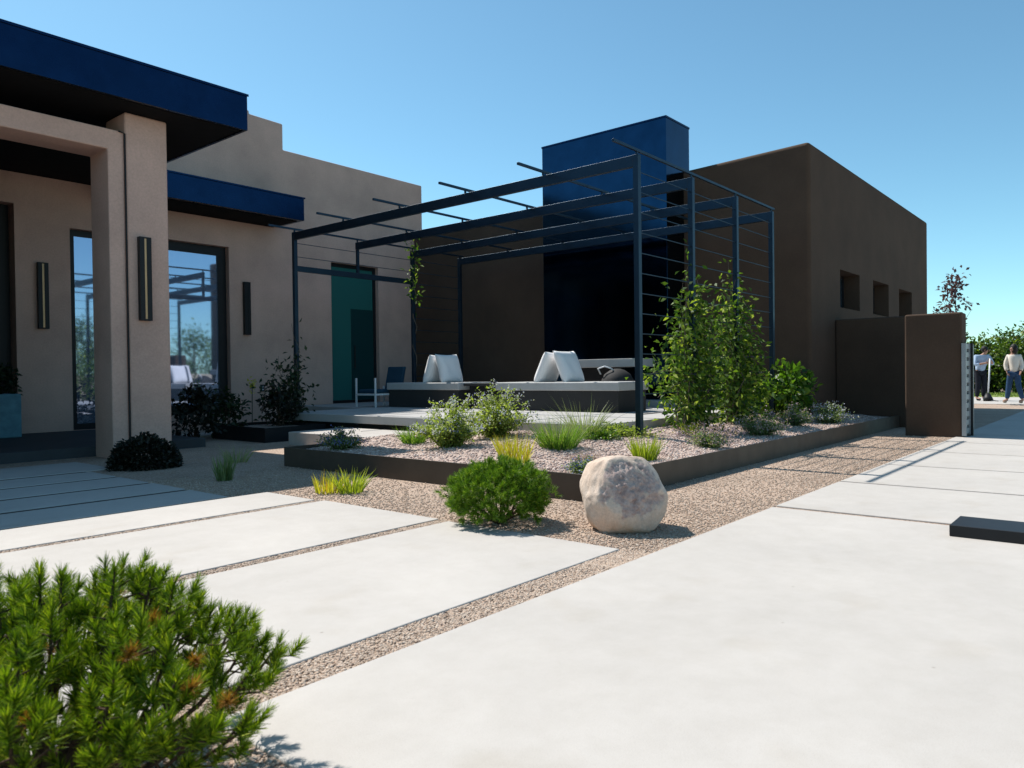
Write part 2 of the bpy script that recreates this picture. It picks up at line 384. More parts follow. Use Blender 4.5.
# patio: thick slab on a recessed dark base
pat=[(7.62,5.0),(13.18,5.0),(13.18,14.27),(9.6,14.27),(9.6,11.75),(7.62,11.75)]
tag(MB().prism(pat,.25,.38).build('patio',M['concrete_patio'],None,.01),kind='structure')
base=[(7.85,5.2),(13.15,5.2),(13.15,14.2),(9.8,14.2),(9.8,11.55),(7.85,11.55)]
tag(MB().prism(base,-.05,.249).build('patio_base',M['concrete_base']),kind='structure')
# gravel bed soil: one sheet, mounded towards the patio
def soilz(x,y):
    k=min(max((y-3.25)/1.5,0),1)*min(max((x-4.9)/2.2,0),1)
    return .155+.10*k+.018*math.sin(x*2.1+1)*math.sin(y*2.7)
nx,ny=110,50; V=[];F=[]
for j in range(ny+1):
    for i in range(nx+1):
        x=4.905+(14.54-4.905)*i/nx; y=3.262+(7.49-3.262)*j/ny
        V.append((x,y,soilz(x,y)+rng.normal(0,.004)))
for j in range(ny):
    for i in range(nx):
        xm=4.905+(14.54-4.905)*(i+.5)/nx; ym=3.262+(7.49-3.262)*(j+.5)/ny
        if xm>7.9 and ym>5.3: continue
        if xm>6.5 and ym>7.3: continue
        a=j*(nx+1)+i; F.append((a,a+1,a+nx+2,a+nx+1))
me=bpy.data.meshes.new('gravel_bed'); me.from_pydata(V,[],F)
tag(link('gravel_bed',me,M['mulch'],smooth=True),kind='structure')
# loose stones lying on the gravel, far too many to count
ico=bmesh.new(); bmesh.ops.create_icosphere(ico,subdivisions=1,radius=1); IV=np.array([v.co[:] for v in ico.verts]); IF=np.array([[v.index for v in f.verts] for f in ico.faces]); ico.free()
def stones(name,P,smin,smax,mat):
    n=len(P); s=rng.uniform(smin,smax,(n,1,1)); k=rng.uniform(.55,1.25,(n,1,3))*[1,1,.65]
    V=IV[None]*s*k*rng.uniform(.8,1.2,(n,12,1)); a=rng.uniform(0,2*PI,n); c,sn=np.cos(a)[:,None],np.sin(a)[:,None]
    V=np.stack([V[:,:,0]*c-V[:,:,1]*sn,V[:,:,0]*sn+V[:,:,1]*c,V[:,:,2]],2)+P[:,None,:]
    F=IF[None]+(np.arange(n)*12)[:,None,None]
    return tag(link(name,fastmesh(name,V.reshape(-1,3),F.reshape(-1,3)),mat),kind='stuff')
P=[]
while len(P)<15000:
    x=rng.uniform(4.92,14.2); y=3.27+4.2*rng.uniform(0,1)**1.3
    if (x>7.6 and y>5.0) or (x>6.5 and y>7.2): continue
    if (x>8.5 and rng.uniform()<.45) or (x>13.1 and y>4.25): continue
    P.append((x,y,soilz(x,y)+.004))
stones('bed_stones',np.array(P),.006,.018,M['pebble'])
P=[]
def on_slab(x,y):
    if y<DY-.0 and x>1.1: return True
    if 2.27<y<3.645 and x<3.66: return True
    if 3.755<y<5.075 and x<3.68: return True
    if 5.165<y<5.86 and x<3.65: return True
    if 5.92<y<8.85 and x<3.31: return True
    if 8.9<y<9.98 and x<3.6: return True
    if y>3.235 and x>4.88: return True
    return False
while len(P)<60000:
    q=rng.uniform()
    if q<.62: x,y=3.3+9.5*rng.uniform(0,1)**2.2,2.085+5.4*rng.uniform(0,1)**1.6
    elif q<.72: x,y=rng.uniform(.75,1.12),rng.uniform(1.3,2.3)
    elif q<.85: x,y=rng.uniform(1.0,3.7),rng.uniform(2.08,2.27)
    else: x,y=rng.uniform(-.5,3.7),rng.choice([3.70,5.117])+rng.uniform(-.05,.05)
    if on_slab(x,y): continue
    P.append((x,y,GZ+.003))
stones('path_stones',np.array(P),.0032,.0088,M['pebble_tan'])
# ------------------------------------------------------------------ raised bed edging (folded steel plate)
t=thing('bed_edging','long low brown steel edging around the pink gravel planting bed','bed edging',(4.9,3.25,0))
MB().box(4.888,3.25,-.05,4.9,7.5,.205).build('edging_plate',M['corten'],t,.002)
MB().box(4.888,3.237,-.05,14.54,3.249,.205).build('edging_plate',M['corten'],t,.002)
MB().box(4.901,7.5,-.05,6.48,7.512,.205).build('edging_plate',M['corten'],t,.002)
t=thing('steel_planter','small low black steel planter holding the vine at the left patio corner','planter',(6.45,10.4,0))
m=MB(); m.box(6.45,10.4,-.02,7.58,10.415,.22); m.box(6.45,11.985,-.02,7.58,12.0,.22); m.box(6.45,10.416,-.02,6.465,11.984,.22); m.box(7.565,10.416,-.02,7.58,11.984,.22)
m.build('planter_wall',M['black'],t); MB().box(6.466,10.417,-.02,7.564,11.983,.17).build('soil',M['mulch'],t)
# ------------------------------------------------------------------ left building (pale stucco)
lb=thing('stucco_house','tall pale stucco house wall with stepped parapet behind the pergola','building',(8,14.29,0))
poly=[(-6,-.05),(13.54,-.05),(13.54,5.95),(9.42,5.97),(9.42,6.53),(8.62,6.55),(8.62,6.62),(-6,6.72)]
w=MB().prism(poly,14.29,21,'y').build('wall',M['stucco'],lb,.035,seg=3)
cut(w,[(6.15,14.0,.3,8.10,14.6,3.69),(10.63,14.0,.381,12.03,14.62,3.66),(5.12,14.0,.121,5.98,14.6,3.66),(2.4,14.0,.121,4.28,14.7,3.95)])
MB().box(-8,9.66,-.05,2.3,14.285,4.44)  .build('porch_sky_blocker',M['stucco_dark'],lb,.03)  # unseen wing added to keep sky light off the porch
def window(parent,x0,x1,z0,z1,y,fw,glass,mull=(),name='window',trans=()):
    m=MB(); d=.07
    m.box(x0,y,z0,x0+fw,y+d,z1).box(x1-fw,y,z0,x1,y+d,z1).box(x0+fw,y,z1-fw,x1-fw,y+d,z1).box(x0+fw,y,z0,x1-fw,y+d,z0+fw)
    for mx in mull: m.box(mx-fw*.4,y+.002,z0+fw,mx+fw*.4,y+d,z1-fw)
    o=m.build(name,M['black'],parent)
    MB().box(x0+fw,y+.03,z0+fw,x1-fw,y+.045,z1-fw).build('pane',glass,o); return o
window(lb,6.15,8.10,.3,3.69,14.42,.18,M['glass'])
window(lb,5.12,5.98,.121,3.66,14.42,.11,M['glass'],name='door')
d=MB().box(2.42,14.5,.121,4.26,14.56,3.94).build('door',M['black'],lb,.005)
MB().tube([(3.98,14.46,1.0),(3.98,14.46,1.9)],.018,8).build('handle',M['brass'],d)
# teal glazed patio door with an inner leaf
m,nt,p=newmat('teal_glass'); p.inputs['Base Color'].default_value=(.028,.15,.135,1); p.inputs['Roughness'].default_value=.2; p.inputs['Specular IOR Level'].default_value=.6
bump(nt,p,noise(nt,objco(nt),1.2,2),.03,.05); M['teal']=m
m,nt,p=newmat('teal_glass_dark'); p.inputs['Base Color'].default_value=(.010,.050,.052,1); p.inputs['Roughness'].default_value=.12; M['tealdark']=m
o=MB().box(10.63,14.4,.381,10.67,14.46,3.66).box(11.95,14.4,.381,12.03,14.46,3.66).box(10.67,14.4,3.58,11.95,14.46,3.66).box(10.67,14.4,.381,11.95,14.46,.45).build('door',M['black'],lb)
MB().box(10.67,14.425,.45,11.95,14.44,3.58).build('pane',M['teal'],o)
MB().box(11.28,14.405,.46,11.945,14.424,2.62).build('door_leaf',M['tealdark'],o)
MB().tube([(11.36,14.38,1.2),(11.36,14.38,1.75)],.014,8).build('handle',M['black'],o)
t=thing('wall_outlet','small black outlet cover low on the stucco wall left of the vine','outlet',(8.81,14.28,.79))
MB().box(8.765,14.262,.71,8.855,14.2885,.86).build('cover',M['black'],t,.004); 
for z_ in (.80,.74): MB().box(8.795,14.257,z_,8.825,14.2615,z_+.03).build('socket',M['whitemetal'],t)
# steel canopy over the window
t=thing('window_canopy','short navy steel canopy projecting from the stucco wall above the tall window','canopy',(7.5,14.28,4.2))
MB().box(5.6,13.28,4.25,9.23,14.288,4.70).build('canopy_box',M['navy'],t,.006)
MB().box(5.58,13.262,4.701,9.25,14.287,4.73).build('drip_edge',M['navy'],t)
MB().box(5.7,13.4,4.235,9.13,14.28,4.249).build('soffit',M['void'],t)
# entrance portico
pt=thing('entrance_portico','big entrance portico with navy steel roof edge on a pale stucco column','portico',(4.4,10.3,0))
MB().box(-6,9.62,4.50,5.70,14.285,4.93).build('roof',M['navy'],pt,.004)
MB().box(-6.02,9.575,4.47,5.745,9.62,4.96).build('fascia',M['navy'],pt,.004)
MB().box(5.701,9.621,4.47,5.745,14.28,4.96).build('fascia',M['navy'],pt,.004)
MB().box(-6.03,9.56,4.945,5.76,9.574,4.975).build('drip_edge',M['navy'],pt)
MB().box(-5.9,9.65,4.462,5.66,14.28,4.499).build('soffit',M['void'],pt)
MB().box(4.268,10.03,-.05,4.82,10.62,4.461).build('column',M['stucco'],pt,.03,seg=3)
m=MB().prism([(-5,3.94),(-5,4.20),(4.262,4.20),(4.262,-.05),(4.06,-.05),(4.06,3.94)],10.045,10.60,'y'); m.build('lintel',M['stucco'],pt,.018,seg=3)
MB().tube([(4.262,10.02,.02),(4.262,10.018,2.2),(4.262,10.02,4.17),(4.19,10.03,4.19)],.011,6).build('drain_cable',M['black'],pt)
def sconce(label,x,y,z0,z1,w,strip=True):
    t=thing('wall_sconce',label,'wall lamp',(x,y,(z0+z1)/2),'slim vertical wall sconces')
    m=MB(); yb=y-.012; yf=y-.085
    MB().box(x-w/2,yf,z0,x-w*.1,yb,z1).box(x+w*.1,yf,z0,x+w/2,yb,z1).box(x-w*.1,yf,z1-.02,x+w*.1,yb,z1).box(x-w*.1,yf,z0,x+w*.1,yb,z0+.02).build('housing',M['black'],t)
    MB().box(x-w*.095,yf+.006,z0+.021,x+w*.095,yb-.005,z1-.021).build('lamp_strip',M['brass'] if strip else M['black'],t)
    MB().box(x-w*.3,yb+.001,z0+.1,x+w*.3,y-.0015,z1-.1).build('back_plate',M['black'],t); return t
sconce('slim black wall sconce with brass strip on the front face of the portico column',4.47,10.03,1.77,2.86,.15)
sconce('slim black wall sconce with golden strip beside the black entrance door',4.67,14.29,1.88,3.0,.16)
sconce('slim all black wall sconce between the tall window and the pergola post',8.46,14.29,1.9,3.0,.14,False)
# ------------------------------------------------------------------ right building (dark brown stucco)
rb=thing('brown_house','big boxy brown stucco building with three small windows in its side','building',(13.2,4.32,0))
v=[(13.2,4.32),(22.57,4.32),(22.57,14.283),(13.2,14.283)]
m=MB(); zt=[4.95,4.95,4.60,4.60]; m.add([(x,y,-.05) for x,y in v]+[(x,y,z) for (x,y),z in zip(v,zt)],[(3,2,1,0),(4,5,6,7)]+[(i,(i+1)%4,4+(i+1)%4,4+i) for i in range(4)])
w=m.build('wall',M['stucco_dark'],rb,.07,seg=4)
wins=[(14.88,16.18),(17.18,18.48),(19.43,20.73)]
cut(w,[(a,4.0,2.2,c,4.72,2.92) for a,c in wins])
for a,c in wins: window(rb,a,c,2.2,2.92,4.62,.05,M['glassdark'])
# chimney with hearth
ch=thing('steel_chimney','tall glossy navy steel chimney with raised fireplace shelf against the brown building','chimney',(12.8,8.1,.38))
MB().box(12.51,6.68,.381,13.44,9.56,5.72).build('chimney_shaft',M['chim'],ch,.004)
MB().box(12.50,6.67,5.721,13.45,9.57,5.755).build('cap',M['navy'],ch)
MB().box(11.75,6.95,1.12,12.508,8.45,1.27).build('hearth_shelf',M['concrete_grey'],ch,.008)
MB().box(12.05,6.5,.381,12.508,9.7,.50).build('plinth',M['concrete_grey'],ch,.006)
MB().box(12.15,7.6,.501,12.508,8.4,1.119).build('shelf_support',M['black'],ch)
# round urn/grill by hearth
g=thing('ceramic_grill','round dark ceramic grill with pale handle standing beside the fireplace shelf','grill',(11.5,7.15,.38))
MB().lathe([(.0,.42),(.14,.43),(.22,.50),(.28,.62),(.30,.74),(.29,.82)],(11.45,7.12)).build('bowl',M['concrete_base'],g,smooth=True)
MB().lathe([(.295,.822),(.28,.90),(.23,.99),(.13,1.06),(.05,1.085),(.0,1.087)],(11.45,7.12)).build('lid',M['concrete_base'],g,smooth=True)
MB().tube([(11.28,7.36,.99),(11.22,7.38,1.09),(11.24,7.25,1.13),(11.28,7.14,1.09),(11.33,7.12,1.05)],.014,6).build('handle',M['whitemetal'],g,smooth=True)
for k in range(3):
    a=2*PI*k/3+.4; MB().tube([(11.45+.2*math.cos(a),7.12+.2*math.sin(a),.5),(11.45+.3*math.cos(a),7.12+.3*math.sin(a),.381)],.02,6).build('leg',M['black'],g)
# low walls and slatted gate
t=thing('low_wall','lower brown stucco garden wall set back between bed end and building','wall',(14.55,4,0))
MB().prism([(14.55,2.80),(14.9,2.80),(14.9,4.317),(14.55,4.317)],-.05,1.95).build('wall_block',M['stucco_dark'],t,.03,seg=3)
t=thing('gate_pier','square brown stucco gate pier beside the driveway with slatted metal side','wall',(12.9,2.3,0))
MB().box(12.72,1.99,-.05,13.10,2.755,1.845).build('wall_block',M['stucco_dark'],t,.03,seg=3)
t=thing('slat_gate','narrow pale metal gate with a column of dark slots by the brown pier','gate',(13,1.95,0))
m=MB(); m.box(12.66,1.93,.02,12.72,1.986,1.38).box(13.0,1.93,.02,13.04,1.986,1.38)
for k in range(11): m.box(12.721,1.94,.05+k*.125,12.999,1.986,.125+k*.125)
m.build('slats',M['galv'],t); MB().box(12.721,1.9865,.05,12.999,1.989,1.36).build('backing',M['black'],t)
MB().box(13.05,1.90,.0,13.10,1.985,1.39).build('post',M['black'],t); MB().box(13.11,1.905,.0,13.17,1.985,1.37).build('post',M['galv'],t)
# ------------------------------------------------------------------ pergola
PX=[7.78,9.18,10.6,12.0]; YR,YL,ZT=4.54,11.5,3.58
pg=thing('pergola','dark steel pergola of open beams and rods standing over the patio seating','pergola',(7.78,4.54,.38))
def bar(name,a,b_,wx,wz,mat=M['pergsteel'],parent=pg):
    a=Vector(a); b_=Vector(b_); m=MB(); x0,x1=sorted((a.x,b_.x)); y0,y1=sorted((a.y,b_.y)); z0,z1=sorted((a.z,b_.z))
    if x1-x0>1e-4: m.box(x0,y0-wx/2,z0-wz/2,x1,y0+wx/2,z0+wz/2)
    elif y1-y0>1e-4: m.box(x0-wx/2,y0,z0-wz/2,x0+wx/2,y1,z0+wz/2)
    else: m.box(x0-wx/2,y0-wz/2,z0,x0+wx/2,y0+wz/2,z1)
    return m.build(name,mat,parent,.003)
for i,x in enumerate(PX):
    bar('post',(x,YR,-.05),(x,YR,ZT),.07,.07)
    bar('beam',(x,YR+.037,ZT-.07),(x,YL-(0.037 if i!=1 else -.03),ZT-.07),.06,.135)
for i in (0,2,3): bar('post',(PX[i],YL,.37),(PX[i],YL,ZT),.07,.07)
bar('stub',(PX[1],YL,2.99),(PX[1],YL,ZT-.14),.05,.05)
bar('crossbar',(PX[0]+.037,YL,2.94),(PX[2]-.037,YL,2.94),.05,.10)
for k in range(6):
    y=YR+(YL-YR)*k/5; m=MB(); zc=ZT+.04
    m.box(PX[0]-.52,y-.016,zc,PX[3]+.12,y+.016,zc+.032)
    for x in PX: m.box(x-.012,y-.012,ZT-.001,x+.012,y+.012,zc+.001)
    m.build('rafter',M['pergsteel'],pg,.002)
for k in range(13):
    z=3.39-.24*k; bar('wire_rod',(PX[0]+.03,YR,z),(PX[3]-.03,YR,z),.011,.011)
    if k<2: bar('wire_rod',(PX[0]+.03,YL,z),(PX[2]-.03,YL,z),.011,.011)
    if k<12: bar('wire_rod',(PX[2]+.03,YL,z),(PX[3]-.03,YL,z),.011,.011)
# ------------------------------------------------------------------ patio furniture
def daybed(label,y0,y1,x0=10.05,x1=11.0):
    t=thing('daybed',label,'daybed',(x0,y0,.38),'concrete topped daybeds on the patio')
    MB().box(x0+.03,y0+.03,.381,x1-.05,y1-.03,.725).build('base',M['concrete_base'],t,.006)
    MB().box(x0,y0,.726,x1,y1,.868).build('seat_slab',M['concrete_grey'],t,.02,seg=3)
    return t
daybed('long daybed with pale concrete top at the right, nearer the fireplace',6.23,8.80)
daybed('shorter daybed with pale concrete top at the left beside the low dark table',9.70,11.73)
t=thing('side_table','low dark square table standing between the two daybeds','table',(10.45,9.25,.38))
MB().box(10.12,8.86,.80,10.85,9.64,.85).build('tabletop',M['concrete_base'],t,.006); MB().box(10.2,8.94,.381,10.8,9.56,.799).build('pedestal',M['black'],t,.004)
def pillow_mesh(sz,th,n=18):
    V=[];F=[]
    for s in (1,-1):
        b_=len(V)
        for j in range(n+1):
            for i in range(n+1):
                u=-1+2*i/n; w_=-1+2*j/n
                k=max(0,(1-u**4))*max(0,(1-w_**4)); pin=1-.07*(1-u*u)*abs(w_)**3-.0; pin2=1-.07*(1-w_*w_)*abs(u)**3
                V.append((u*sz/2*pin2,w_*sz/2*pin,s*(th/2)*k**.55+ .006*math.sin(7*u+2*w_)*k))
        for j in range(n):
            for i in range(n):
                a=b_+j*(n+1)+i; q=(a,a+1,a+n+2,a+n+1); F.append(q if s>0 else q[::-1])
    me=bpy.data.meshes.new('pillow'); me.from_pydata(V,[],F)
    bm=bmesh.new(); bm.from_mesh(me); bmesh.ops.remove_doubles(bm,verts=bm.verts,dist=.0015); bmesh.ops.recalc_face_normals(bm,faces=bm.faces); bm.to_mesh(me); bm.free(); me.shade_smooth(); me.materials.append(M['fabric']); return me
def pillow(label,x,y,lean,roll=0.,sz=.60,tw=0):
    o=bpy.data.objects.new('pillow',pillow_mesh(sz,.21)); COL.objects.link(o)
    # plane stands on edge along X, leaning about X
    o.rotation_euler=(PI/2+lean,roll,tw); o.location=(x,y,.868+math.cos(lean)*sz/2*.93+.0); ORI[o]=Vector(o.location)
    return tag(o,label,'pillow','white pillows propped in pairs')
pillow('white pillow facing the driveway on the right daybed, leaning on its partner',10.42,7.44,-.40)
pillow('white pillow leaning outward behind the front pillow of the right daybed',10.40,7.83,.46)
pillow('white pillow facing the driveway on the left daybed, leaning on its partner',10.42,10.30,-.30)
pillow('white pillow leaning outward behind the front pillow of the left daybed',10.40,10.62,.36)
c=thing('lounge_chair','dark blue lounge chair with white metal frame in front of the teal door','chair',(9.9,12.0,.38))
MB().box(9.75,11.75,.66,10.4,12.25,.74).build('seat',M['bluecloth'],c,.03); MB().prism([(10.42,.66),(10.5,.66),(10.62,1.2),(10.54,1.2)],11.75,12.25,'y').build('backrest',M['bluecloth'],c,.02)
for yy in (11.7,12.3):
    MB().box(9.72,yy-.015,.381,9.75,yy+.015,.97).build('leg',M['whitemetal'],c); MB().box(10.45,yy-.015,.381,10.48,yy+.015,.80).build('leg',M['whitemetal'],c)
    MB().box(9.751,yy-.015,.62,10.449,yy+.015,.655).build('side_rail',M['whitemetal'],c)
MB().box(9.72,11.72,.62,9.75,12.28,.654).build('front_rail',M['whitemetal'],c)
# black steel bar lying on driveway
t=thing('steel_block','low black steel block lying on the concrete driveway','block',(5.25,.6,0))
MB().box(5.11,-1.3,.001,5.47,.87,.068).build('bar',M['black'],t,.004)
# teal planter in porch
t=thing('porch_planter','square teal planter with a dark plant in the shaded porch','planter',(3.7,13.6,.12))
m=MB(); m.box(3.3,13.35,.121,4.05,14.05,.80); m.build('pot',M['planter'],t,.02)
V,F=clump_crown((3.72,13.68,.95),(.42,.35,.25),16,40,.09); link('foliage',fastmesh('foliage',V,F),M['dark'],t)
# ------------------------------------------------------------------ boulder
def boulder():
    bm=bmesh.new(); bmesh.ops.create_icosphere(bm,subdivisions=6,radius=1)
    from mathutils import noise as mn
    rt=Vector((.64,-.77,0)); fw=Vector((.77,.64,0)); rough={};rust={}
    PLN=[(*Vector(p[:3]).normalized(),p[3]) for p in ((.12,-.78,.62,.205),(-.75,-.35,.40,.222),(.85,-.1,.5,.222),(-.25,.1,1,.232),(-.7,-.6,-.25,.245),(.5,-.8,-.1,.235),(.1,.3,1,.225))]
    for v in bm.verts:
        d=v.co.normalized(); a,f,z=d.dot(rt),d.dot(fw),d.z
        e=3.0; k=1/((abs(a)**e+abs(f)**e+abs(z)**e)**(1/e))
        q=Vector((a,f,z))*k
        q.x*=.272; q.y*=.25; q.z*=.262
        zn=max(0,q.z/.262)
        q.x*=1-.24*zn**2*(1.25 if q.x>0 else .8)
        if q.y<0: q.y*=1-.62*max(0,(q.z+.09)/.352)
        else: q.y*=1-.12*zn
        q.z-=.10*q.x*zn
        if q.z<0: q.x*=1-.09*(-q.z/.262)
        for (na,nf,nz,off) in PLN:
            ex=q.x*na+q.y*nf+q.z*nz-off
            if ex>0: q-=Vector((na,nf,nz))*ex*.55
        n=mn.fractal(d*1.3+Vector((3,1,2)),1.,2.,3); q+=Vector((a,f,z))*n*.016
        e2=((a-.12)/.66)**2+((z-.12)/.66)**2
        rr=max(0,min(1,(1.0-e2+.9*mn.fractal(d*2.6+Vector((9,2,4)),1.,2.,4))*1.6))*(1 if f<-.12 else 0)
        if rr>.02: q+=Vector((a,f,z))*(mn.fractal(d*6,1.,2.1,4)*.007-(1-min(1,abs(mn.noise(d*9)+.5*mn.noise(d*19))*3.2))*.012+abs(mn.noise(d*34))*.008-.008)*rr
        q+=Vector((a,f,z))*mn.fractal(d*5,1.,2.,4)*.004
        v.co=rt*q.x+fw*q.y+Vector((0,0,q.z)); rough[v.index]=rr; rust[v.index]=max(0,min(1,(-z-.45)*2.0))*(.8 if a<.1 else .15)
    me=bpy.data.meshes.new('boulder'); bm.to_mesh(me); bm.free()
    A=me.attributes.new('rough','FLOAT','POINT'); A.data.foreach_set('value',[rough[i] for i in range(len(me.vertices))])
    A=me.attributes.new('rust','FLOAT','POINT'); A.data.foreach_set('value',[rust[i] for i in range(len(me.vertices))])
    me.materials.append(M['boulder']); me.shade_smooth()
    o=bpy.data.objects.new('boulder',me); COL.objects.link(o); o.location=(4.20,2.575,.222); return o
tag(boulder(),'rounded pinkish boulder with a rough dark face on the gravel corner','boulder')
# ------------------------------------------------------------------ pines
def mugo(label,x,y,r,h,nbr,nneedle,ln,wd,mat,shoot,dead=0,sub=5,group='low mugo pines',zmin=.28,inner=True):
    t=thing('mugo_pine',label,'shrub',(x,y,GZ),group); br=MB(); parts=[]; dp=[]
    base=np.array([x,y,GZ])
    for i in range(nbr):
        a=2*PI*(i+rng.uniform(0,.9))/nbr*2.399*nbr/6.2832 if False else rng.uniform(0,2*PI)
        el=rng.uniform(0,1)**.8; rr=r*math.cos(el*1.25)*rng.uniform(.72,1.); hh=h*(zmin+(1-zmin)*math.sin(el*PI/2)*rng.uniform(.82,1.))
        tip=base+np.array([math.cos(a)*rr,math.sin(a)*rr,hh]); mid=base+np.array([math.cos(a)*rr*.62,math.sin(a)*rr*.62,hh*.42])
        path=[(1-u)**2*base+2*u*(1-u)*mid+u*u*tip for u in (0,.25,.5,.75,1.)]
        br.tube(path,[.014*h/.5,.011*h/.5,.008*h/.5,.006*h/.5,.003],6,False)
        ax=unit(tip-mid); ax=unit(ax+np.array([0,0,.55]))
        for k in range(sub):
            u=1. if k==0 else rng.uniform(.55,1.); P=(1-u)**2*base+2*u*(1-u)*mid+u*u*tip
            A=unit(ax+(rng.normal(0,.55,3) if k else rng.normal(0,.12,3))+np.array([0,0,.25]))
            q=P+A*rng.uniform(.0,.05)*h/.5+(rng.normal(0,.035,3)*r/.5 if k else 0)
            br.tube([P,q+A*shoot],[.004,.0025],5,False)
            parts.append(shootgeo(q,A,nneedle,ln,wd,shoot))
        if inner:
            for k in range(2):
                u=rng.uniform(.45,.8); P=(1-u)**2*base+2*u*(1-u)*mid+u*u*tip
                g=shootgeo(P,unit(ax+rng.normal(0,.5,3)),nneedle//2,ln,wd,shoot)
                (dp if dead and rng.uniform()<dead else parts).append(g)
    br.build('branches',M['bark'],t,smooth=True)
    V,F=merge(parts); link('needles',fastmesh('needles',V,F),mat,t)
    if dp: V,F=merge(dp); link('dry_needles',fastmesh('dry_needles',V,F),M['deadneedle'],t)
    return t
def plume(P,A,n,ln,wd,length): return shootgeo(P,A,n,ln,wd,length,(.42,1.25))
def mugo_plumes(label,x,y,r,h,nbr,group):
    """close-up pine: many upright leafy plumes on bare forking branches, dry needles low inside"""
    t=thing('mugo_pine',label,'shrub',(x,y,GZ),group); br=MB(); parts=[]; dp=[]; base=np.array([x,y,GZ])
    for i in range(nbr):
        a=2.39996*i+rng.normal(0,.15); k=math.sqrt((i+.5)/nbr); rr=r*k; hh=h*(1-.42*k*k)*rng.uniform(.84,1.06)
        tip=base+np.array([math.cos(a)*rr,math.sin(a)*rr,hh]); mid=base+np.array([math.cos(a)*rr*.75,math.sin(a)*rr*.75,hh*.30])
        bz=lambda u:(1-u)**2*base+2*u*(1-u)*mid+u*u*tip
        br.tube([bz(u) for u in (0,.2,.4,.6,.8,1.)],[.012,.010,.008,.006,.004,.003],6,False)
        up=unit(unit(tip-mid)+np.array([0,0,.5]))
        nl=rng.uniform(.026,.036)
        parts.append(plume(bz(1.)-up*.06,up,170,nl,.0026,.07))
        for q in range(7):                                         # a rounded head of short shoots
            b_=q*2.4+rng.normal(0,.3); o=np.array([math.cos(b_),math.sin(b_),0]); u=rng.uniform(.80,1.); e=bz(u)+o*rng.uniform(.022,.05)-up*.03
            br.tube([bz(u-.06),e],[.003,.002],5,False); A=unit(up*1.2+o*.55+rng.normal(0,.12,3)); parts.append(plume(e,A,125,nl*rng.uniform(.85,1.1),.0026,rng.uniform(.035,.06)))
        for q in range(4):
            u=rng.uniform(.52,.80); b_=rng.uniform(0,2*PI); o=np.array([math.cos(b_),math.sin(b_),.25]); e=bz(u)+o*rng.uniform(.03,.08)
            br.tube([bz(u-.05),e],[.003,.002],5,False); parts.append(plume(e,unit(up+o*.7+rng.normal(0,.15,3)),120,nl,.0026,.05))
        if i%3==1 and k>.3:
            for q in range(1):
                u=rng.uniform(.68,.88); b_=rng.uniform(-2.4,-1.4); o=np.array([math.cos(b_),math.sin(b_),.25])*.125; br.tube([bz(u-.08),bz(u)+o],[.002,.0015],5,False); dp.append(plume(bz(u)+o,unit(up+o*12),110,.030,.0024,.04))
    br.build('branches',M['bark'],t,smooth=True)
    V,F=merge(parts); link('needles',fastmesh('needles',V,F),M['pine'],t); V,F=merge(dp); link('dry_needles',fastmesh('dry_needles',V,F),M['deadneedle'],t)
def mugo_dome(label,x,y,r,h,n,group):
    t=thing('mugo_pine',label,'shrub',(x,y,GZ),group); br=MB(); parts=[]; base=np.array([x,y,GZ])
    ncl=150
    for i in range(ncl):                       # lumpy dome: each knob a cluster of short shoots
        z=1-1.52*(i+.5)/ncl; a=2.39996*i; c=math.sqrt(max(0,1-z*z)); d=np.array([c*math.cos(a),c*math.sin(a),z])
        k=rng.uniform(.80,1.06); C_=base+np.array([0,0,h*.44])+d*k*np.array([r,r,h*.56])
        if i%6==0: m_=base+np.array([d[0]*r*.4,d[1]*r*.4,h*.16]); br.tube([base,m_,C_],[.010,.006,.003],5,False)
        for q in range(6):
            A=unit(d*.9+np.array([0,0,.5])+rng.normal(0,.5,3)); parts.append(shootgeo(C_-d*.02+rng.normal(0,.016,3),A,46,.030,.0032,.035,(.35,1.3)))
        parts.append(shootgeo(base+np.array([0,0,h*.42])+d*.62*np.array([r,r,h*.56]),d,70,.036,.0036,.06,(.5,1.4)))
    br.build('branches',M['bark'],t,smooth=True); V,F=merge(parts); link('needles',fastmesh('needles',V,F),M['pine2'],t)
mugo_plumes('large mugo pine close in the foreground with some orange dry needles',.63,2.0,.575,.55,66,'low mugo pines')
mugo_dome('small rounded bright green mugo pine beside the boulder',3.84,3.34,.345,.43,460,'low mugo pines')
# ------------------------------------------------------------------ bed plants
sz=soilz
stem_plant('flowering_shrub','airy lime green shrub with pale lilac flowers at the bed centre','shrub',5.98,5.9,sz(5.98,5.9),.46,.62,70,60,.040,M['sage'],M['flower'],13,.023,upw=1.,lw=.55)
stem_plant('flowering_shrub','larger lime green lilac flowered shrub nearest the patio edge','shrub',6.85,6.0,sz(6.85,6.0),.56,.68,90,62,.040,M['sage'],M['flower'],13,.023,lw=.55)
grass_clump('bright green grass tuft left of the lilac flowered shrubs',6.1,6.65,sz(6.1,6.65),.12,.32,.8,M['grass'],260,.008)
grass_clump('wide green fountain grass clump with silvery stalks at the patio edge',6.38,4.7,sz(6.38,4.7),.17,.42,.8,M['grass'],620,.007,.4,stalk=(M['wispy'],120))
grass_clump('tall wispy silver grass behind the fountain grass',7.2,4.95,sz(7.2,4.95),.14,.66,.85,M['wispy'],200,.007,.45)
grass_clump('yellow and orange grass tuft behind the small mugo pine',5.35,4.45,sz(5.35,4.45),.13,.34,.5,M['yellow'],170,.010,.25)
grass_clump('low orange tipped yellow tuft at the foot of the lilac shrub',5.95,5.05,sz(5.95,5.05),.12,.22,.6,M['yellow'],70,.006,.25)
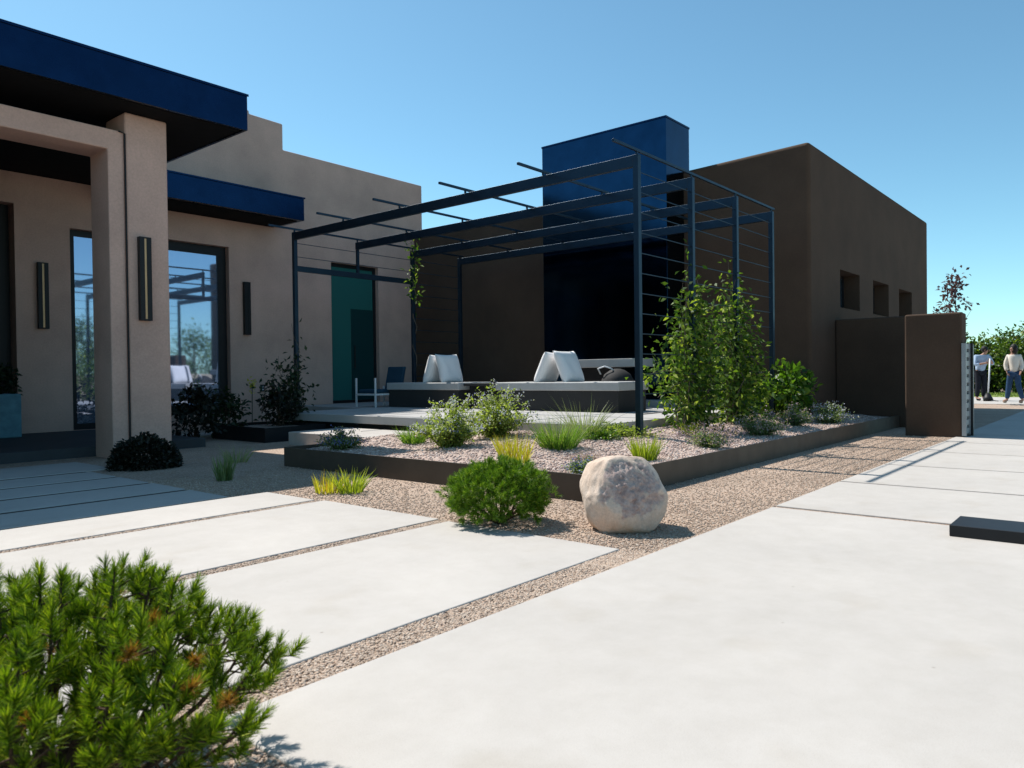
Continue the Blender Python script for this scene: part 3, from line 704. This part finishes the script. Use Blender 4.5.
stem_plant('blue_flower_plant','low green plant with blue flowers just behind the boulder','plant',5.2,3.55,sz(5.2,3.55),.20,.15,50,40,.026,M['greygreen'],M['blueflower'],8,.016)
grass_clump('yellow green grass tuft in the gravel right of the boulder',6.3,3.62,sz(6.3,3.62),.10,.32,.55,M['limegrass'],240,.009,.25)
grass_clump('small lime grass tuft at the foot of the second pergola post',8.5,4.25,sz(8.5,4.25),.08,.24,.5,M['limegrass'],110,.008,.3)
stem_plant('catmint','low catmint mound nearest the tall vine with faded mauve flowers','plant',7.65,3.6,sz(7.65,3.6),.27,.22,60,44,.028,M['greygreen'],M['lavender'],8,.02)
stem_plant('catmint','faded mauve catmint spreading behind the low catmint mound','plant',8.4,3.95,sz(8.4,3.95),.42,.20,50,10,.022,M['lavender'],M['lavender'],12,.024)
stem_plant('catmint','bushy catmint with mauve spikes in front of the leafy bush','plant',9.5,3.75,sz(9.5,3.75),.40,.34,80,40,.032,M['greygreen'],M['lavender'],8,.022)
stem_plant('catmint','grey green catmint second from the right end of the bed','plant',11.0,3.85,sz(11.,3.85),.36,.34,70,40,.032,M['greygreen'],M['lavender'],7,.022)
stem_plant('catmint','catmint with lilac spikes at the far right end of the bed','plant',12.2,3.72,sz(12.2,3.72),.42,.38,70,34,.032,M['greygreen'],M['flower'],9,.022)
stem_plant('thyme_mat','dull mauve creeping thyme patch between the fountain grass and boulder','plant',6.0,4.1,sz(6.0,4.1),.30,.07,60,14,.016,M['lavender'],M['lavender'],4,.012)
stem_plant('groundcover','flat bright green groundcover along the patio edge by the corner post','plant',7.7,4.82,sz(7.7,4.82),.55,.13,120,40,.04,M['sage'],None,0)
stem_plant('groundcover','bright green groundcover creeping just left of the corner post','plant',7.25,4.75,sz(7.25,4.75),.30,.12,70,34,.035,M['bush'],None,0)
stem_plant('lavender_plant','blue flowered lavender in shade at the left front bed corner','plant',5.3,6.98,sz(5.3,6.98),.30,.30,70,44,.034,M['greygreen'],M['blueflower'],9,.018)
grass_clump('yellow green grass fan growing outside the bed edging by the slab end',4.1,5.28,GZ,.10,.30,.75,M['limegrass'],120,.010,.25,name='grass_clump')
grass_clump('orange yellow short tuft at the base of the grass fan',4.0,5.45,GZ,.12,.22,.45,M['yellow'],110,.011,.2)
grass_clump('upright pale green tuft in the shaded gravel beside the round shrub',3.85,6.95,GZ,.07,.30,.35,M['greygreen'],110,.012,.15,group='tufts in the shaded gravel')
grass_clump('wispy grey grass tuft in the shaded gravel behind the upright tuft',4.75,8.3,GZ,.12,.32,.7,M['wispy'],120,.006,.4,group='tufts in the shaded gravel')
# leafy bush by the last post
def leafy(name,label,cat,x,y,z,rad,hc,mat,ncl,nl,leaf,cr=.35,stemn=7,group=GR):
    t=thing(name,label,cat,(x,y,z),group); m=MB()
    for i in range(stemn):
        d=dome(1,rad[0]*.8,hc+rad[2]*.7,.4)[0]; b0=Vector((x+rng.normal(0,.03),y+rng.normal(0,.03),z-.02)); p=Vector((x+d[0],y+d[1],z+abs(d[2])))
        m.tube([b0,(b0+p)/2+Vector((0,0,.05)),p],[.014,.009,.003],5,False)
    m.build('stems',M['bark'],t)
    V,F=clump_crown((x,y,z+hc),rad,ncl,nl,leaf,cr=cr); V[:,2]=np.maximum(V[:,2],z+.01); link('foliage',fastmesh('foliage',V,F),mat,t); return t
leafy('leafy_bush','broad leafed green bush between the last pergola post and the brown building','shrub',12.3,4.45,.2,(.62,.32,.36),.42,M['bush'],40,34,.12,.4)
# climbing vines
def vine(label,x,y,z,w,d,h,mat,nstrand,nl,leaf,tops=(),side=None,cols=None,group='vines on the pergola posts'):
    t=thing('climbing_vine',label,'vine',(x,y,z),group); m=MB(); LP=[];LD=[]
    for i in range(nstrand):
        u0=rng.uniform(-1,1); hh=h*(rng.uniform(.55,1.) if not tops else rng.uniform(.45,.97)); cx_=(x if not cols else cols[i%len(cols)]); xx=cx_+u0*w*.35; pts=[]
        sx=rng.normal(0,.5); k=7
        for j in range(k):
            f=j/(k-1); bul=math.sin(min(f*1.25+.25,1)*PI*.5) if f<.55 else 1-(f-.55)*.9
            pts.append((xx+(u0*w*.5*bul*.8)+rng.normal(0,.05),y+rng.normal(0,d*.4*bul),z-.02+hh*f))
        m.tube(pts,[.009*(1-.8*j/(k-1)) for j in range(k)],5,False)
        pa=np.array(pts); n=nl; s=rng.uniform(0,k-1.001,n); ii=s.astype(int); P=pa[ii]+(pa[ii+1]-pa[ii])*(s-ii)[:,None]
        o=rng.normal(0,1,(n,3))*[w*.10,d*.33,.06]; q9=rng.uniform(0,k-1.001,7); P=np.where((rng.uniform(0,1,n)<.6)[:,None],pa[q9[rng.integers(0,7,n)].astype(int)]+rng.normal(0,.05,(n,3))+np.repeat(rng.normal(0,.13,(7,3)),math.ceil(n/7),0)[:n],P); LP.append(P+o); LD.append(unit(o)+rng.normal(0,.6,(n,3))+[0,0,-.25])
    for (tx,hh) in tops:
        pts=[(tx+rng.normal(0,.035),y+rng.normal(0,.035),z+hh*j/8) for j in range(9)]; m.tube(pts,[.008*(1-.08*j) for j in range(9)],5,False)
        pa=np.array(pts); n=int(nl*.7); s=rng.uniform(0,7.99,n); ii=s.astype(int); P=pa[ii]+(pa[ii+1]-pa[ii])*(s-ii)[:,None]
        o=rng.normal(0,1,(n,3))*[.07,.06,.05]; LP.append(P+o); LD.append(unit(o)+rng.normal(0,.6,(n,3)))
    if side:
        for (p0,p1,n) in side:
            a=np.array(p0);b_=np.array(p1); pts=[a+(b_-a)*f+np.array([0,0,.06*math.sin(f*PI)])+rng.normal(0,.02,3) for f in np.linspace(0,1,6)]
            m.tube(pts,[.008,.007,.006,.005,.004,.003],5,False); pa=np.array(pts); s=rng.uniform(0,4.99,n); ii=s.astype(int); P=pa[ii]+(pa[ii+1]-pa[ii])*(s-ii)[:,None]
            o=rng.normal(0,1,(n,3))*[.06,.06,.06]; LP.append(P+o); LD.append(unit(o)+rng.normal(0,.5,(n,3)))
    m.build('stems',M['barkgrey'],t,smooth=True)
    V,F=leafgeo(np.concatenate(LP),np.concatenate(LD),leaf,leaf*.5,.45); link('foliage',fastmesh('foliage',V,F),mat,t); return t
vine('big green vine climbing the two middle posts on the right side of the pergola',10.0,4.56,.2,.50,.26,2.25,M['vine'],44,130,.085,tops=[(9.2,2.45),(9.3,2.2),(10.55,2.45),(10.65,2.2),(10.3,1.9)],cols=(9.2,10.66),
     side=[((9.2,4.5,.95),(8.1,4.7,1.0),130),((9.2,4.5,.9),(8.35,4.6,.72),90),((9.1,4.45,.6),(8.45,4.5,.45),60)])
vine('dark thin vine on the left front pergola post',7.55,11.45,.2,.42,.16,1.55,M['dark'],13,60,.095,tops=[(7.7,1.75)])
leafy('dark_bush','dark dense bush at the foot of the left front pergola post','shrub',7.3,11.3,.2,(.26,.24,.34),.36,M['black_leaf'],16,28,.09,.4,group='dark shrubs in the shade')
t=thing('climbing_vine','sparse sunlit vine shoots high on the third left pergola post','vine',(10.6,11.5,.38),'vines on the pergola posts')
m=MB(); pts=[(10.6+.05*math.sin(j*1.9),11.46+.05*math.cos(j*1.9),.39+3.25*j/16) for j in range(17)]; m.tube(pts,.007,5,False)
m.tube([pts[-1],(10.52,11.44,3.76),(10.42,11.42,3.70)],.006,5,False); m.build('stems',M['barkgrey'],t,smooth=True)
pa=np.array(pts[11:]); P=pa[rng.integers(0,6,120)]+rng.normal(0,1,(120,3))*[.09,.06,.1]; V,F=leafgeo(P,rng.normal(size=(120,3)),.11,.045); link('foliage',fastmesh('foliage',V,F),M['vine'],t)
# shrubs in the shade
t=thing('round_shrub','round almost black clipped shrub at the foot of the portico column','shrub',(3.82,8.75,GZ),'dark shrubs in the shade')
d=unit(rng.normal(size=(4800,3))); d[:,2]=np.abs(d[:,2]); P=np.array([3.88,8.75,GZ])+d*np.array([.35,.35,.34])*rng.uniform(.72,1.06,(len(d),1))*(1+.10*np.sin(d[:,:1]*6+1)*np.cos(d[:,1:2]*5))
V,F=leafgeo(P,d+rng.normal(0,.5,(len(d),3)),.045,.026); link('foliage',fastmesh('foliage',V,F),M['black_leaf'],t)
m=MB()
for k in range(6): m.tube([(3.88,8.75,GZ),(3.88+.25*math.cos(k),8.75+.25*math.sin(k),.22)],[.012,.004],5,False)
m.build('stems',M['bark'],t)
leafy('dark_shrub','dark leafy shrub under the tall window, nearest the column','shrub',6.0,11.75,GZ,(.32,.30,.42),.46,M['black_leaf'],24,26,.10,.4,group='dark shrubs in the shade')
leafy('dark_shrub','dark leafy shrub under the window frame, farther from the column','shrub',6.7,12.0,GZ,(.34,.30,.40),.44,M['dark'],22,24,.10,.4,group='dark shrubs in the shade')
t=thing('yellow_flower','single yellow flower spike standing at the window frame','flower',(8.0,13.35,.02))
MB().tube([(8.0,13.35,.021),(8.02,13.36,.9)],.008,5).build('stem',M['dark'],t)
P=np.array([8.02,13.36,.86])+rng.normal(0,1,(60,3))*[.035,.035,.08]; V,F=leafgeo(P,rng.normal(size=(60,3)),.05,.03); tag(link('petals',fastmesh('petals',V,F),M['yflower'],t),kind='stuff')
# ------------------------------------------------------------------ far background
tree('plum_tree','slender purple leaved young tree rising behind the gate pier',25.,4.05,3.7,2.75,(.45,.45,1.0),M['purpleleaf'],M['bark'],26,16,.13,cr=.28,tr=.03)
far=[(37.5,6.6,2.9,'bushy green tree farthest left behind the walking people'),(38.5,5.2,2.35,'lower olive green tree behind the man in the blue shirt'),(37.6,3.9,2.6,'dense dark green tree between the man and the woman'),(38.6,2.7,3.5,'tallest bright green tree behind the woman in the cream blouse'),(37.8,1.2,2.9,'green tree right of the tallest one at the frame edge')]
for x,y,h,lb_ in far: tree('garden_tree',lb_,x,y,h,h*.47,(1.1,1.05,h*.50),M['hedge'],M['bark'],70,60,.17,group='trees beyond the driveway',cr=.34,tr=.07)
n=2600; P=np.stack([rng.uniform(31.6,36.6,n),rng.uniform(1.5,9,n),np.full(n,GZ)],1); D=rng.normal(0,.35,(n,3))+[0,0,1]
V,F=bladegeo(P,D,rng.uniform(.06,.14,n),.03,.3,2); tag(link('lawn_grass',fastmesh('lawn_grass',V,F),M['lawn']),kind='stuff')
m,nt,p=newmat('lawn_soil'); L(nt,ramp(nt,noise(nt,objco(nt),3,5),[(.3,(.12,.17,.04)),(.7,(.26,.29,.07))]),p.inputs['Base Color']); p.inputs['Roughness'].default_value=1
tag(MB().box(31.3,0,-.1,37,10,-.012).build('lawn',m),kind='structure')
tag(MB().box(-60,-22,-.1,90,-13.5,-.02).build('bounce_absorber',plain('bounce_absorber_dark',(.05,.05,.052),.9,0,.2)),kind='structure')  # unseen dark strip added to reduce light bounced off the ground
# garden behind the camera: it shows only as a reflection in the panes
for i,(x,y,h) in enumerate([(13.5,-13,3.2),(16,-15,4.2),(19,-14,3.4),(10.5,-15,3.8),(22.5,-15,4.0),(7,-14,3.5),(3.5,-15,4.0)]):
    lbs=['small round tree at the street wall, near the middle of the row','tallest street tree, right of the middle','low spreading street tree right of the tallest','leafy street tree left of the middle','tall street tree at the right end','short street tree second from the left end','tall street tree at the left end']
    tree('street_tree',lbs[i],x,y,h,h*.6,(1.2,1.1,h*.4),M['hedge'],M['bark'],34,40,.2,group='trees along the street wall',cr=.35,tr=.08)
t=thing('street_wall','low tan stucco wall along the street side of the driveway','wall',(14,-12.2,0)); MB().box(2,-12.4,-.05,26,-12.1,1.25).build('wall_block',M['tanwall'],t,.02)
# ------------------------------------------------------------------ people
RT=Vector((.641,-.767,0)); FW=Vector((.767,.641,0))
def skinned(name,pts,edges,mat,parent,org,sub=2):
    me=bpy.data.meshes.new(name); me.from_pydata([tuple(Vector(org)+RT*p[0]+FW*p[1]+Vector((0,0,p[2]))) for p in pts],edges,[])
    o=link(name,me,None,parent); s=o.modifiers.new('skin','SKIN'); sv=me.skin_vertices[0].data
    for i,p in enumerate(pts): sv[i].radius=(p[3],p[4] if len(p)>4 else p[3])
    sv[0].use_root=True; s.use_smooth_shade=True
    q=o.modifiers.new('sub','SUBSURF'); q.levels=q.render_levels=sub
    apply_mods(o); o.data.materials.clear(); o.data.materials.append(mat); o.data.shade_smooth(); return o
def chain(n0,n): return [(n0+i,n0+i+1) for i in range(n-1)]
def person(label,org,J,cols,hairlen):
    t=thing('person',label,'person',org)
    pel,ch_,neck,head=J['pel'],J['chest'],J['neck'],J['head']
    body=[(*pel,.10,.08),(*J['waist'],.10,.075),(*ch_,.13,.09),(*neck,.05),(*J['chin'],.055),(*head,.082,.095),(*J['crown'],.06)]
    E_=[(0,1),(1,2),(2,3),(3,4),(4,5),(5,6)]
    for sd in ('l','r'):
        n=len(body); body+=[(*J['sh'+sd],.058),(*J['el'+sd],.042),(*J['wr'+sd],.03),(*J['ha'+sd],.036,.022)]; E_+=[(2,n)]+chain(n,4)
        n=len(body); body+=[(*J['hip'+sd],.085),(*J['kn'+sd],.058),(*J['an'+sd],.042),(*J['toe'+sd],.035)]; E_+=[(0,n)]+chain(n,4)
    skinned('body',body,E_,M['skin'],t,org)
    tr=[(*pel,.14,.11)]; E2=[]
    for sd in ('l','r'):
        n=len(tr); tr+=[(*J['hip'+sd],.105),(*J['kn'+sd],.078),(*[a+(b_-a)*.93 for a,b_ in zip(J['kn'+sd],J['an'+sd])],.065)]; E2+=[(0,n)]+chain(n,3)
    skinned('trousers',tr,E2,cols[1],t,org)
    sh=[(*[a+(b_-a)*-.35 for a,b_ in zip(pel,J['waist'])],.165,.135),(*J['waist'],.14,.11),(*ch_,.17,.125),(*[a+(b_-a)*.7 for a,b_ in zip(ch_,neck)],.075)]; E3=chain(0,4)
    for sd in ('l','r'):
        n=len(sh); sh+=[(*J['sh'+sd],.078),(*J['el'+sd],.062),(*[a+(b_-a)*cols[4] for a,b_ in zip(J['el'+sd],J['wr'+sd])],.055)]; E3+=[(2,n)]+chain(n,3)
    skinned('shirt',sh,E3,cols[0],t,org)
    hd=Vector(head); fd=Vector(J['face']); fd.z=0; fd.normalize()
    hm=bmesh.new(); bmesh.ops.create_icosphere(hm,subdivisions=3,radius=1); lng=hairlen[0]
    for v_ in hm.verts:
        c_=v_.co.copy(); p_=Vector((c_.x*.098,c_.y*.105,c_.z*(.105+lng)))
        wv=.006*math.sin(14*c_.x+9*c_.z); v_.co=Vector(org)+RT*(hd.x-fd.x*.035+p_.x+wv)+FW*(hd.y-fd.y*.035+p_.y)+Vector((0,0,hd.z+.035-lng*.6+p_.z))
    hme=bpy.data.meshes.new('hair'); hm.to_mesh(hme); hm.free(); link('hair',hme,M['hair'],t,True)
    for sd in ('l','r'):
        a=Vector(J['an'+sd]); b_=Vector(J['toe'+sd]); skinned('shoe',[(a.x,a.y,.045,.05),(b_.x,b_.y,.035,.045,.035)],[(0,1)],cols[2],t,org)
    # face, turned with the head
    fd=Vector(J['face']).normalized(); rt=Vector((0,0,1)).cross(fd)
    def pt(a,f,z): return hd+rt*a+fd*f+Vector((0,0,z))
    ws=lambda p: Vector(org)+RT*p.x+FW*p.y+Vector((0,0,p.z))
    m=MB(); m.tube([ws(pt(0,.085,.03)),ws(pt(0,.112,-.012)),ws(pt(0,.09,-.02))],[.008,.014,.008],6); m.build('nose',M['skin'],t,smooth=True)
    for s_ in (-1,1):
        m=MB(); m.tube([ws(pt(s_*.032-.012,.088,.025)),ws(pt(s_*.032+.012,.088,.025))],.008,6); m.build('eye',M['hair'],t)
        m=MB(); m.tube([ws(pt(s_*.086,-.005,.03)),ws(pt(s_*.09,-.01,-.02))],[.014,.010],6); m.build('ear',M['skin'],t,smooth=True)
    m=MB(); m.tube([ws(pt(-.022,.09,-.045)),ws(pt(.022,.09,-.045))],.006,5); m.build('mouth',plain('lip_tone',(.28,.11,.09),.6),t)
    for sd in ('l','r'):   # fingers and thumb
        a=Vector(J['wr'+sd]); h_=Vector(J['ha'+sd]); dd=(h_-a).normalized(); sx=dd.cross(Vector((1,0,0)) if abs(dd.x)<.8 else Vector((0,1,0))).normalized()
        for k in range(4):
            b0=h_+sx*(.027-.018*k); ln=[.06,.07,.066,.05][k]
            m=MB(); m.tube([ws(b0),ws(b0+dd*ln*.55+Vector((.006,0,0))),ws(b0+dd*ln*.95+Vector((.022,0,-.006)))],[.0095,.0085,.007],6); m.build('finger',M['skin'],t,smooth=True)
        m=MB(); b0=a+dd*.03+sx*.03; m.tube([ws(b0),ws(b0+sx*.03+dd*.03),ws(b0+sx*.032+dd*.06)],[.011,.010,.008],6); m.build('thumb',M['skin'],t,smooth=True)
    return t
Wm=dict(pel=(0,0,.90),waist=(-.01,0,1.08),chest=(-.01,0,1.28),neck=(-.02,.0,1.42),chin=(-.03,-.01,1.48),head=(-.03,-.01,1.56),crown=(-.02,0,1.64),face=(-.85,-.35,0),
  shl=(-.12,.08,1.35),ell=(-.16,.13,1.10),wrl=(-.15,.06,.90),hal=(-.15,.04,.84),shr=(.12,-.06,1.35),elr=(.155,-.12,1.09),wrr=(.06,-.20,.90),har=(.02,-.23,.86),
  hipl=(-.06,.04,.86),knl=(-.07,.12,.48),anl=(-.09,.18,.08),toel=(-.20,.20,.045),hipr=(.06,-.04,.86),knr=(.09,-.06,.47),anr=(.19,-.10,.08),toer=(.09,-.07,.045))
person('woman with dark hair in cream blouse and blue jeans walking on the driveway',(26.0,2.76,0),Wm,(M['cream'],M['denim'],M['shoe'],None,.85),(.06,-.03))
Mn=dict(pel=(-.05,0,.93),waist=(-.05,-.02,1.10),chest=(-.02,-.04,1.31),neck=(.03,-.06,1.46),chin=(.07,-.08,1.51),head=(.08,-.08,1.59),crown=(.08,-.06,1.67),face=(.75,-.65,-.1),
  shl=(-.20,-.02,1.39),ell=(-.26,-.10,1.13),wrl=(-.05,-.26,1.18),hal=(.01,-.29,1.19),shr=(.19,-.04,1.39),elr=(.28,-.12,1.14),wrr=(.12,-.27,1.26),har=(.05,-.30,1.29),
  hipl=(-.13,0,.88),knl=(-.14,-.04,.48),anl=(-.16,.0,.08),toel=(-.14,-.16,.045),hipr=(.04,0,.88),knr=(.05,-.05,.48),anr=(.06,.02,.08),toer=(.10,-.14,.045))
person('man in light blue shirt and dark trousers standing beside the slatted gate',(27.75,3.80,0),Mn,(M['blueshirt'],M['trouser'],M['trouser'],None,.45),(0,.02))
t=thing('floor_machine','long white handled sweeper with a black base held by the man','sweeper',(27.3,3.6,0))
def lp(a,f,z): return Vector((27.75,3.80,0))+RT*a+FW*f+Vector((0,0,z))
MB().tube([lp(.05,-.335,1.32),lp(-.02,-.40,.70),lp(-.09,-.45,.22)],.022,8).build('handle',M['whitemetal'],t,smooth=True)
MB().tube([lp(-.09,-.45,.24),lp(-.11,-.47,.09),lp(-.11,-.5,.02)],[.06,.13,.14],10).build('base',M['black'],t,smooth=True)
MB().tube([lp(-.02,-.5,.03),lp(.03,-.55,.02),lp(.0,-.8,.012)],.012,6).build('cord',M['black'],t)
# ------------------------------------------------------------------ light, sky, camera
sunv=Vector((.10,2.66,3.60)).normalized()
sd=bpy.data.lights.new('sun','SUN'); sd.energy=5.0; sd.angle=math.radians(.5); sd.color=(1,.955,.89)
so=bpy.data.objects.new('sun',sd); COL.objects.link(so); so.rotation_euler=sunv.to_track_quat('Z','Y').to_euler()
W=bpy.data.worlds.new('World'); S.world=W; W.use_nodes=True; nt=W.node_tree; bg=nt.nodes['Background']
sky=nt.nodes.new('ShaderNodeTexSky'); sky.sky_type='NISHITA'; sky.sun_disc=False
sky.sun_elevation=math.asin(sunv.z); sky.sun_rotation=math.atan2(sunv.x,sunv.y); sky.altitude=1900; sky.air_density=1.0; sky.dust_density=1.4; sky.ozone_density=1.0
L(nt,mixc(nt,1.,sky.outputs[0],(.78,1.10,1.03),'MULTIPLY'),bg.inputs[0]); bg.inputs[1].default_value=.124
cd=bpy.data.cameras.new('camera'); cam=bpy.data.objects.new('camera',cd); COL.objects.link(cam); S.camera=cam
u=Vector((626,17,-749)).normalized(); vv=Vector((-897,-2,-749)); vv=(vv-u*u.dot(vv)).normalized(); ww=u.cross(vv)
R=Matrix((u,vv,ww)).to_4x4(); R.translation=Vector((0,0,1.)); cam.matrix_world=R
cd.dof.use_dof=True; cd.dof.focus_distance=8.; cd.dof.aperture_fstop=5.6; cd.sensor_width=36; cd.lens=749*36/1024; cd.clip_start=.05; cd.clip_end=2000
S.view_settings.view_transform='Standard'; S.view_settings.look='None'; S.view_settings.exposure=.4; S.view_settings.gamma=1
S.render.engine='CYCLES'
